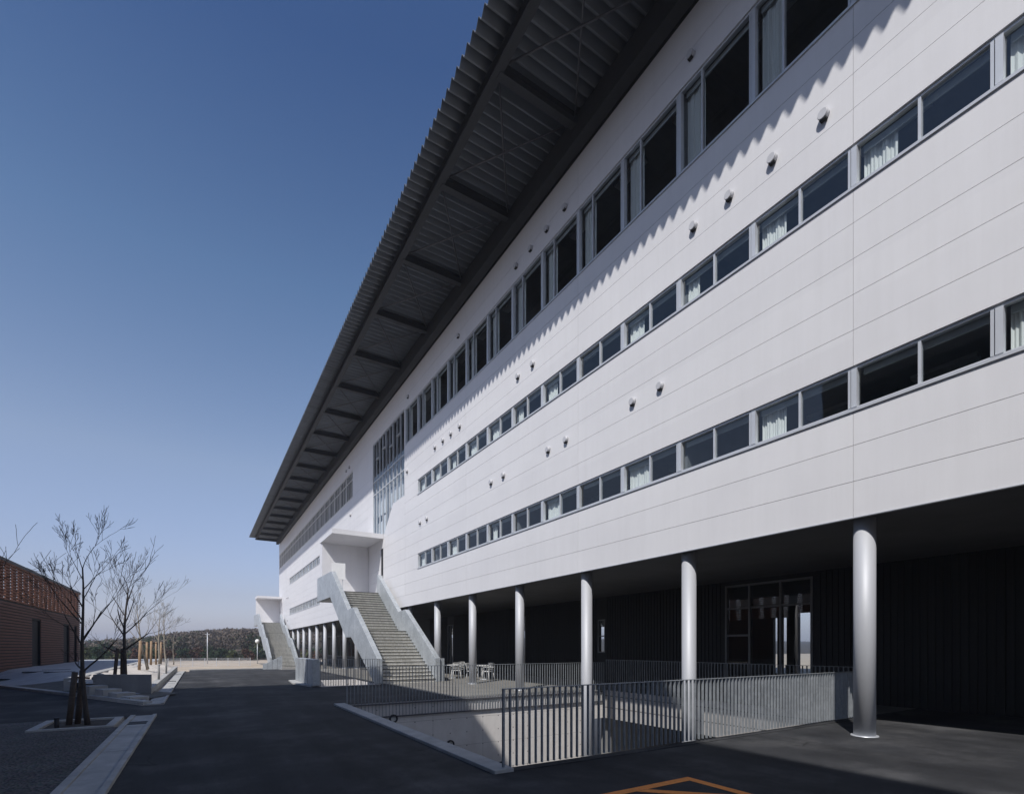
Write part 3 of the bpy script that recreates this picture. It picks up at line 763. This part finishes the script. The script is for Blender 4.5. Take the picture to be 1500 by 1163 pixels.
m = MB(); m.prism([(5.72,-.75),(7.6,-.75),(7.6,.75),(5.72,-.2)], 59.9, 60.1, 'y'); m.build('panel', M['galv'], rw, fix=True)
for k in (1,2,3):
    m = MB(); xx = 5.72+k*.47; m.box(xx-.01,59.89,-.72,xx+.01,59.9,-.25+(xx-5.72)*.5); m.build('seam', M['rod'], rw)

# ------------------------------------------------------------------ chairs and tables under the building
def chair(label):
    t = empty('cafe_chair', (0,0,0), label, 'chair', 'white cafe chairs under the columns')
    m = MB(); m.box(-.21,-.21,.43,.21,.21,.455); m.build('seat', M['white'], t, bevel=.008)
    for sx in (-1,1):
        for sy in (-1,1):
            m = MB(); m.tube([(sx*.18,sy*.18,.43),(sx*.22,sy*.23,0)], .014, 6); m.build('leg', M['white'], t)
    m = MB(); m.tube([(-.19,.2,.45),(-.21,.25,.84),(.21,.25,.84),(.19,.2,.45)], .014, 6)
    for k in range(4): m.tube([(-.2+.0,.23+.005*k,.56+.07*k),(.2,.23+.005*k,.56+.07*k)], .009, 5)
    m.build('backrest', M['white'], t)
    for sx in (-1,1):
        m = MB(); m.tube([(sx*.2,.22,.66),(sx*.24,-.12,.66),(sx*.21,-.2,.45)], .012, 6); m.build('armrest', M['white'], t)
    return t
def table(label):
    t = empty('cafe_table', (0,0,0), label, 'table', 'white cafe tables under the columns')
    m = MB(); m.cyl((0,0,.70), .42, .025, 24); m.build('table_top', M['white'], t)
    m = MB(); m.cyl((0,0,.03), .03, .67, 10); m.build('stem', M['frame'], t)
    m = MB(); m.cyl((0,0,0), .24, .03, 20, 'z', .2); m.build('foot', M['frame'], t)
    return t
c0 = chair('white cafe chair closest to the foot of the near staircase'); c0.location = (10.95,25.2,0); c0.rotation_euler = (0,0,R(100))
for x, y, a, lab in ((11.5,24.3,170,'white cafe chair seen side on left of the fifth column from the right'), (12.2,25.4,-60,'white cafe chair behind the first cafe table'), (11.9,23.2,30,'white cafe chair just left of the second smallest column seen between stair and pit'),
                     (13.0,23.6,-80,'white cafe chair right of the second cafe table, deepest in the shade'), (12.4,22.4,200,'white cafe chair nearest the pit railing')):
    c = copy_tree(c0, None, (x,y,0)); c.rotation_euler = (0,0,R(a)); c['label'] = lab
t0 = table('white round cafe table nearer the staircase foot'); t0.location = (11.6,25.0,0)
t1 = copy_tree(t0, None, (12.5,23.0,0)); t1['label'] = 'white round cafe table nearer the pit railing'

# ------------------------------------------------------------------ orange road marking
m = MB(); z0, z1 = .0045, .0055
def obar(a, b, w):
    a = Vector(a); b = Vector(b); d = (b-a).normalized(); n = Vector((-d.y,d.x))*w/2
    m.quad(*[(p.x,p.y,.005) for p in (a-n, b-n, b+n, a+n)])
W = .13
m.quad((2.6,4.31-W,.005),(5.29,4.31-W,.005),(5.29,4.31,.005),(2.6,4.31,.005))
m.quad((5.29-W,1.6,.005),(5.29,1.6,.005),(5.29,4.31-W-.001,.005),(5.29-W,4.31-W-.001,.005))
m.quad((2.6,1.6,.005),(2.6+W,1.6,.005),(2.6+W,4.31-W-.001,.005),(2.6,4.31-W-.001,.005))
m.quad((2.6+W+.001,1.6,.005),(5.29-W-.001,1.6,.005),(5.29-W-.001,1.6+W,.005),(2.6+W+.001,1.6+W,.005))
yy = 4.31-W-.004
for xa in (3.2, 4.25):
    L = min(5.29-W-xa-.01, yy-1.6-W); m.quad((xa,yy,.005),(xa+W*1.4,yy,.005),(xa+L,yy-L+W*1.4,.005),(xa+L,yy-L,.005))
tag(m.build('road_marking', M['orange'], fix=True), 'orange painted box with diagonal lines on the dark asphalt', 'road marking')

# ------------------------------------------------------------------ slatted brown building on the left
LX = -8.5
lb = empty('slatted_building', (LX,45,.5), 'low brown slatted building with an open terracotta lattice along its top', 'building')
doors = [(40.6,42.6),(48.75,50.75),(52.4,53.5)]
m = MB(); z = .105
while z < 4.05:
    segs = [(20, 54.8)]
    if z < 3.3:
        ys = [20]+[v for d in doors for v in d]+[54.8]; segs = list(zip(ys[::2], ys[1::2]))
    for a, b in segs: m.box(LX-.04, a, z, LX, b, z+.105)
    z += .158
m.build('slat_wall', M['timber'], lb)
m = MB(); panel_wall(m, LX-.22, LX-.06, 20, 54.78, 0, 4.1, [(a,.4,b,3.3) for a, b in doors]); m.box(LX-12,54.6,.4,LX-.23,54.78,4.1); m.build('wall', M['black'], lb)
for a, b in doors:
    m = MB(); m.box(LX-.2, a+.04, .5, LX-.15, b-.04, 3.28); d = m.build('door', M['black'], lb)
    m = MB(); m.tube([(LX-.12,a+.2,1.4),(LX-.12,a+.2,1.8)], .015, 6); m.build('handle', M['grate'], d)
m = MB(); z = 4.12
while z < 6.05:
    m.box(LX-.10, 20, z, LX, 54.8, z+.08); m.box(LX-12, 54.7, z, LX-.1, 54.8, z+.08); z += .155
m.build('lattice', M['lattice'], lb)
m = MB(); y = 20.1
while y < 54.8:
    m.box(LX-.17, y-.33, 4.1, LX-.105, y+.33, 6.05); y += 1.1
m.box(LX-.17,53.9,4.1,LX-.105,54.7,6.05)
m.build('lattice_post', M['lattice'], lb)
m = MB(); m.box(LX-.3,20,6.06,LX+.03,54.85,6.22); m.box(LX-12,54.6,6.06,LX-.3,54.85,6.2); m.build('roof_cap', M['cap'], lb)
m = MB(); m.box(LX-12,20,4.1,LX-.23,54.6,4.2); m.build('roof', M['cap'], lb)
m = MB(); m.box(LX-12.2,20,.4,LX-12,54.7,4.3); m.box(LX-12,19.8,.4,LX-.2,20,4.3); m.build('rear_wall', M['timber'], lb)

# ------------------------------------------------------------------ neighbouring block beside the camera (outside the frame, it casts the shade on the road)
H = 20.0; ex = 7.4-H/1.37; ey = 24.3-.7*H/1.37
nb = empty('neighbouring_block', (ex-6, -10, 0), 'plain tall block across the road that shades the asphalt', 'building')
m = MB(); m.box(ex-13, -40, -.1, ex, ey, H); m.build('wall', M['conc_dark'], nb)
for fl in range(5):
    m = MB()
    m.box(ex, -38, 1.2+fl*3.9, ex+.03, ey-1.2, 2.9+fl*3.9); m.build('window_band', M['dark_glass'], nb)

# ------------------------------------------------------------------ trees
def grow(mb, p, d, L, r, depth, rng, spread=.55, up=.14, seg=6):
    n = 4; pts = [p]; rad = [r]; q = p.copy(); dv = d.copy()
    for i in range(n):
        dv = (dv + Vector((rng.uniform(-1,1), rng.uniform(-1,1), rng.uniform(-.6,1)))*.13 + Vector((0,0,up*.12))).normalized()
        q = q + dv*L/n; pts.append(q.copy()); rad.append(r*(1-.45*(i+1)/n))
    mb.tube(pts, [max(x, .0036) for x in rad], max(3, seg), False)
    if depth <= 0: return
    rad = [max(x, .0034) for x in rad]
    kids_ = rng.choice((2,2,3)) if depth > 1 else rng.choice((2,3))
    for k in range(kids_):
        i = n if k == 0 else rng.randint(2, n)
        ax = dv.orthogonal().normalized(); ax = Matrix.Rotation(rng.uniform(0, 2*math.pi), 3, dv) @ ax
        a = rng.uniform(.3, spread+.15) if k else rng.uniform(.05, .3)
        nd = Matrix.Rotation(a, 3, ax) @ dv
        nd = (nd + Vector((0,0,up*.4))).normalized()
        grow(mb, pts[i], nd, L*rng.uniform(.5,.78), rad[i]*rng.uniform(.42,.62), depth-1, rng, spread, up, seg-1)
def bare_tree(base, h, r, limbs, label, seed, bark='bark', lean=(0,0), depth=4, group='young bare trees along the road'):
    rng = random.Random(seed)
    t = empty('bare_tree', base, label, 'tree', group)
    b = Vector(base); n = 9; pts = []; rad = []
    for i in range(n+1):
        f = i/n; pts.append(b + Vector((lean[0]*f + .04*math.sin(5*f+seed), lean[1]*f + .03*math.cos(4*f+seed), h*f-.03))); rad.append(r*(1.15-.85*f) if i else r*1.35)
    m = MB(); m.tube(pts, rad, 10); m.build('trunk', M[bark], t)
    m = MB()
    for (f, az, el, L) in limbs:
        i = min(n-1, int(f*n)); p = pts[i].lerp(pts[i+1], f*n-i)
        d = Vector((math.cos(R(az))*math.cos(R(el)), math.sin(R(az))*math.cos(R(el)), math.sin(R(el))))
        grow(m, p, d, L*.92, rad[i]*.55, depth, rng)
    m.build('crown', M[bark], t)
    return t
# image-right is roughly azimuth -32 deg, image-left 148 deg, towards the camera -122, away 58
RT, LT, TO, AW = -32, 148, -122, 58
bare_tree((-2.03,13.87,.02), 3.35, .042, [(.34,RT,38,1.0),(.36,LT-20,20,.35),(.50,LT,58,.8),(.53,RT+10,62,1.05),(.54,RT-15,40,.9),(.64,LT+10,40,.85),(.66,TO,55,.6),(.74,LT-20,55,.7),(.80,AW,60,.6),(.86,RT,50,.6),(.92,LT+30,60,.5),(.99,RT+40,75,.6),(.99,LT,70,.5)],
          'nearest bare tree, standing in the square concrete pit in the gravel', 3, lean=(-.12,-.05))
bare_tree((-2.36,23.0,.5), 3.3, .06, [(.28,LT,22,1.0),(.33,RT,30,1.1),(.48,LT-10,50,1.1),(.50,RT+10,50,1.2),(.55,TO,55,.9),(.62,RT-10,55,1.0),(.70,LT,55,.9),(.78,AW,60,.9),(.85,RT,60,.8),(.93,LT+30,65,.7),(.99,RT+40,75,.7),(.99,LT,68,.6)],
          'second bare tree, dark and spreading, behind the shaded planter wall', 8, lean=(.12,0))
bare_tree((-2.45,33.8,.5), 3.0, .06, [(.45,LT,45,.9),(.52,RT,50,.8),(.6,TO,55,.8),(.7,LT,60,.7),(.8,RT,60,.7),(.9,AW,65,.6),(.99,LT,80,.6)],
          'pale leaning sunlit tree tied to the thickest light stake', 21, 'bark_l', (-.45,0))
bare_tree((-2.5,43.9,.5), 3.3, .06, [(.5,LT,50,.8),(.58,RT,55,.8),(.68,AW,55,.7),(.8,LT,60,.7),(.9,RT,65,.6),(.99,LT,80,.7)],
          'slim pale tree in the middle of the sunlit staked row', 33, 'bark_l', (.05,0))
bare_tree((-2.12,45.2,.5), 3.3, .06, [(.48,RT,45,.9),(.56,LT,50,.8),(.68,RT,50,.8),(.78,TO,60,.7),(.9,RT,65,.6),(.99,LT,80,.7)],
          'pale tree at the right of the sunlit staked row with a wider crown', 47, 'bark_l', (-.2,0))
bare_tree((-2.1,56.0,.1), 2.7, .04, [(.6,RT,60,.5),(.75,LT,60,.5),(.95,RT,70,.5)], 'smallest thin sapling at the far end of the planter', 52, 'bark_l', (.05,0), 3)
bare_tree((-4.35,12.0,.02), 3.9, .085, [(.45,160,30,1.0),(.52,22,22,1.15),(.62,-100,45,.9),(.66,-5,30,1.05),(.75,100,50,.9),(.97,150,70,.7)],
          'bare branch tips reaching in at the left edge above the slatted building', 61, depth=3)
def tree_support(posts, label, mat, cross=None):
    x, y, z = posts[0][0]
    t = empty('tree_support', (x,y,z), label, 'tree stake', 'timber stakes tied to the young trees')
    for a, b, r in posts:
        m = MB(); m.tube([a, Vector(a).lerp(Vector(b), .5), b], [r, r, r*.96], 12); m.build('stake', M[mat], t)
    if cross:
        m = MB(); m.tube(list(cross), .02, 8); m.build('tie', M['band'], t)
tree_support([((-2.36,14.0,-.02),(-2.25,13.95,1.13),.055), ((-2.24,14.16,-.02),(-2.14,14.05,1.16),.055)], 'pair of dark timber stakes beside the nearest bare tree', 'stake_d', [(-2.25,13.95,1.02),(-2.0,13.88,1.0)])
m = MB(); m.cyl((-2.45,13.45,.0), .04, .22, 10); m.cyl((-2.45,13.45,.22), .05, .02, 10)
tag(m.build('bollard', M['steel']), 'short dark peg in the soil of the square tree pit', 'peg')
tree_support([((-2.62,22.9,.4),(-2.52,22.9,1.62),.055), ((-2.45,23.35,.4),(-2.42,23.2,1.6),.05)], 'dark pair of stakes beside the second bare tree on the planter', 'stake_d', [(-2.55,22.9,1.5),(-2.33,23,1.5)])
tree_support([((-2.78,33.6,.4),(-2.72,33.6,2.0),.07), ((-2.5,34.5,.4),(-2.5,34.4,1.95),.06)], 'thickest sunlit timber stakes, leftmost of the lit row', 'stake', [(-2.7,33.6,1.9),(-2.5,33.8,1.9)])
tree_support([((-2.95,43.7,.4),(-2.92,43.7,2.1),.075), ((-2.7,44.5,.4),(-2.7,44.5,2.05),.06)], 'sunlit timber stakes in the middle of the lit row', 'stake', [(-2.9,43.7,1.95),(-2.5,43.9,1.95)])
tree_support([((-2.5,45.9,.4),(-2.47,45.9,2.05),.07)], 'single sunlit timber stake at the right of the lit row', 'stake', [(-2.48,45.9,1.95),(-2.15,45.2,1.95)])

# ------------------------------------------------------------------ far end: fence, lamps, wood
f = empty('mesh_fence', (-3,66,-.7), 'low pale mesh fence beyond the end of the road', 'fence')
for k in range(9):
    m = MB(); m.box(-4.5+k*1.25-.03,72.97,-.75,-4.5+k*1.25+.03,73.03,.35); m.build('post', M['frame'], f)
m = MB()
for z in (-.62,-.2,.1,.3): m.box(-4.5,72.985,z-.012,5.5,73.015,z+.012)
for k in range(100): m.box(-4.5+k*.1-.006,72.99,-.62,-4.5+k*.1+.006,73.01,.3)
m.build('mesh_panel', M['frame'], f)
m = MB(); m.box(-1.0,62,-.9,7.0,62.35,-.62); tag(m.build('kerb', M['conc_slab']), kind='structure')
def lamp(x, y, z, h, r, lab):
    t = empty('street_lamp', (x,y,z), lab, 'street lamp')
    m = MB(); m.cyl((x,y,z-.1), .06, h+.1, 10, 'z', .045); m.build('pole', M['frame'], t)
    m = MB(); m.ball((x,y,z+h+r*.8), r, 14, 9); m.build('globe', M['globe'], t)
    m = MB(); m.cyl((x,y,z+h-.02), .1, .06, 12); m.build('collar', M['frame'], t)
lamp(7.0,80.9,-.7,3.0,.3,'globe street lamp standing left of the far staircase')
lamp(-11.5,75,-.6,2.6,.25,'globe street lamp just right of the slatted building corner')
t = empty('utility_pole', (.9,84.7,-.7), 'tall thin bare pole behind the mesh fence', 'pole')
m = MB(); m.cyl((.9,84.7,-.8), .07, 4.6, 8, 'z', .045); m.build('pole', M['frame'], t)
m = MB(); m.box(.6,84.67,3.5,1.2,84.73,3.56); m.build('crossarm', M['frame'], t)

def clump(m, c, rx, rz, n, rng, s):
    for _ in range(n):
        while True:
            p = Vector((rng.uniform(-1,1), rng.uniform(-1,1), rng.uniform(-1,1)))
            if p.length < 1: break
        if rng.random() < .6: p = p.normalized()*rng.uniform(.65,1)
        q = Vector(c) + Vector((p.x*rx, p.y*rx, p.z*rz)); a = Vector((rng.uniform(-1,1),rng.uniform(-1,1),rng.uniform(-1,1))).normalized(); b = a.orthogonal().normalized()
        ss = s*rng.uniform(.5,1.3); m.tri(q+a*ss, q+b*ss*.8, q-a*ss*.6-b*ss*.5)
def twigs(m, base, h, w, n, rng):
    for _ in range(n):
        f = rng.uniform(.25,.95); a = rng.uniform(0,6.28); d = Vector((math.cos(a)*rng.uniform(.1,1)*w, math.sin(a)*rng.uniform(.1,1)*w, rng.uniform(.2,.6)*h*.5))
        p = Vector(base)+Vector((rng.uniform(-.3,.3)*w, rng.uniform(-.3,.3)*w, h*f*.7)); s = Vector((rng.uniform(-1,1),rng.uniform(-1,1),0)).normalized()*rng.uniform(.05,.13)
        m.tri(p-s, p+s, p+d)
rng = random.Random(5)
m = MB(); mats = [M['leaf_d'], M['leaf_b'], M['leaf_r'], M['leaf_g']]
for i in range(900):
    y = 118+230*rng.random()**1.3; a = rng.uniform(-.34,.3) if i % 3 == 0 else rng.uniform(-.2,.16); x = a*y
    z = hz(x,y); h = rng.uniform(.75,1.08)*max(1.6, min(6.2, cap(x,y)-z)); w = rng.uniform(.3,.55)*h
    kind = rng.choices((0,1,2,3), (.5,.38,.04,.2) if a < -.02 else (.1,.85,.03,.06))[0]
    m.cur = kind
    m.tube([(x,y,z-.3),(x,y,z+h*.5)], [.12,.07], 3, False)
    sz = .16+.0011*y
    if kind == 1:
        twigs(m, (x,y,z), h*1.1, w, 40, rng); clump(m, (x,y,z+h*.62), w*1.1, h*.38, 120, rng, sz)
    else:
        for q in range(4): clump(m, (x+rng.uniform(-.5,.5)*w, y+rng.uniform(-.5,.5)*w, z+h*rng.uniform(.3,.72)), w*.7, h*.28, 40, rng, sz)
for i in range(170):
    y = rng.uniform(108, 124); x = rng.uniform(-.30*y-6, .2*y); z = hz(x,y); h = rng.uniform(1.0,2.2); m.cur = rng.choice((0,0,1,2,3))
    for q in range(3): clump(m, (x+rng.uniform(-.8,.8), y+rng.uniform(-.8,.8), z+h*rng.uniform(.25,.6)), h*.75, h*.45, 40, rng, .3)
tag(m.build('wood', mats), kind='stuff')
kinds = {'leaf_d':('dense_shrub','dark evergreen bush'), 'leaf_r':('russet_shrub','russet brown bush'), 'leaf_g':('olive_shrub','olive green bush')}
rowlab = {}
row = [(-19,'leaf_d',3.2),(-16,'leaf_g',2.4),(-13.5,'leaf_d',2.8),(-11,'leaf_g',1.8),(-9,'leaf_r',2.3),(-7,'leaf_d',2.9),(-4.6,'leaf_r',2.5),(-2.5,'leaf_d',2.6),(-.6,'leaf_r',2.9),(1.2,'leaf_d',3.0),(3.2,'leaf_d',2.2),(5.2,'leaf_g',1.9),(7.4,'leaf_r',2.2),(9.4,'leaf_d',1.5),(11.2,'leaf_g',1.7),(13,'leaf_r',2.1)]
names = ['first from the left, next to the slatted building','second from the left','third from the left','fourth from the left','fifth from the left','sixth from the left','behind the left sunlit tree','behind the sunlit stakes','behind the end of the planter','behind the left end of the mesh fence','behind the thin pole','right of the thin pole','midway between thin pole and globe lamp','left of the globe lamp','behind the globe lamp','against the far staircase']
for (x, k, h), nm in zip(row, names):
    y = 104 + rng.uniform(-3,5); z = hz(x,y)
    t = empty(kinds[k][0], (x,y,z), kinds[k][1]+' at the wood edge, '+nm, 'bush', 'bushes along the edge of the far wood')
    mm = MB(); mm.tube([(x,y,z-.2),(x+.1,y,z+h*.6)], [.12,.05], 6, False); mm.build('trunk', M['bark'], t)
    mm = MB()
    for q in range(9): clump(mm, (x+rng.uniform(-.6,.6)*h*.5, y+rng.uniform(-.5,.5)*h*.5, z+h*rng.uniform(.2,.8)), h*.28, h*.2, 60, rng, .22)
    mm.build('crown', M[k], t)

# ------------------------------------------------------------------ thin winter haze over the whole site
hm = bpy.data.materials.new('haze_air'); hm.use_nodes = True; ht = hm.node_tree; ht.nodes.remove(ht.nodes['Principled BSDF'])
pv = ht.nodes.new('ShaderNodeVolumePrincipled'); pv.inputs['Color'].default_value = (.86,.90,1,1); pv.inputs['Density'].default_value = .0009; pv.inputs['Anisotropy'].default_value = .2
ht.links.new(pv.outputs[0], ht.nodes['Material Output'].inputs['Volume'])
m = MB(); m.box(-960,-340,-6,960,1700,32)
tag(m.build('haze', hm), kind='stuff')
# ------------------------------------------------------------------ light, sky, camera
Ld = Vector((1, .70, -1.37)).normalized()
sun = bpy.data.lights.new('sun', 'SUN'); sun.energy = 4.0; sun.angle = R(.53); sun.color = (1, .965, .925)
so = bpy.data.objects.new('sun', sun); COL.objects.link(so); so.rotation_euler = Ld.to_track_quat('-Z', 'Y').to_euler(); so.location = (-30,-20,40)
w = bpy.data.worlds.new('World'); sc.world = w; w.use_nodes = True
nt = w.node_tree; bg = nt.nodes['Background']; sky = nt.nodes.new('ShaderNodeTexSky'); sky.sky_type = 'NISHITA'; sky.sun_disc = False
sky.sun_elevation = math.asin(-Ld.z); sky.sun_rotation = math.atan2(-Ld.x, -Ld.y)
sky.altitude = 0; sky.air_density = 1.3; sky.dust_density = 1.2; sky.ozone_density = 5
tcw = nt.nodes.new('ShaderNodeTexCoord'); spw = nt.nodes.new('ShaderNodeSeparateXYZ'); nt.links.new(tcw.outputs['Generated'], spw.inputs[0])
rpw = nt.nodes.new('ShaderNodeValToRGB'); nt.links.new(spw.outputs['Z'], rpw.inputs['Fac']); er = rpw.color_ramp.elements
for p_, c_ in ((0, (1.22,1.24,1.80)), (.09, (1.10,.955,1.16)), (.3, (1.40,1.14,1.09)), (.55, (.88,.92,.97)), (.75, (.45,.57,.76)), (1, (.38,.50,.70))):
    e_ = er[0] if p_ == 0 else (er[len(er)-1] if p_ == 1 else er.new(p_)); e_.position = p_; e_.color = (*c_, 1)
mw = nt.nodes.new('ShaderNodeMix'); mw.data_type = 'RGBA'; mw.blend_type = 'MULTIPLY'; mw.inputs['Factor'].default_value = 1   # clear winter air: bluer aloft, lavender at the horizon
nt.links.new(sky.outputs[0], mw.inputs[6]); nt.links.new(rpw.outputs[0], mw.inputs[7]); nt.links.new(mw.outputs[2], bg.inputs['Color']); bg.inputs['Strength'].default_value = .11
cam = bpy.data.cameras.new('camera'); co = bpy.data.objects.new('camera', cam); COL.objects.link(co); sc.camera = co
cam.sensor_width = 36; cam.lens = 741/1500*36; cam.shift_y = (948-581.5)/1500; cam.clip_end = 4000; cam.clip_start = .05
co.location = (0,0,1.65); co.rotation_euler = (R(90), 0, -math.atan(457/741))
sc.view_settings.view_transform = 'Standard'; sc.view_settings.look = 'None'; sc.view_settings.exposure = .12; sc.view_settings.gamma = 1
sc.cycles.max_bounces = 8; sc.cycles.transparent_max_bounces = 16
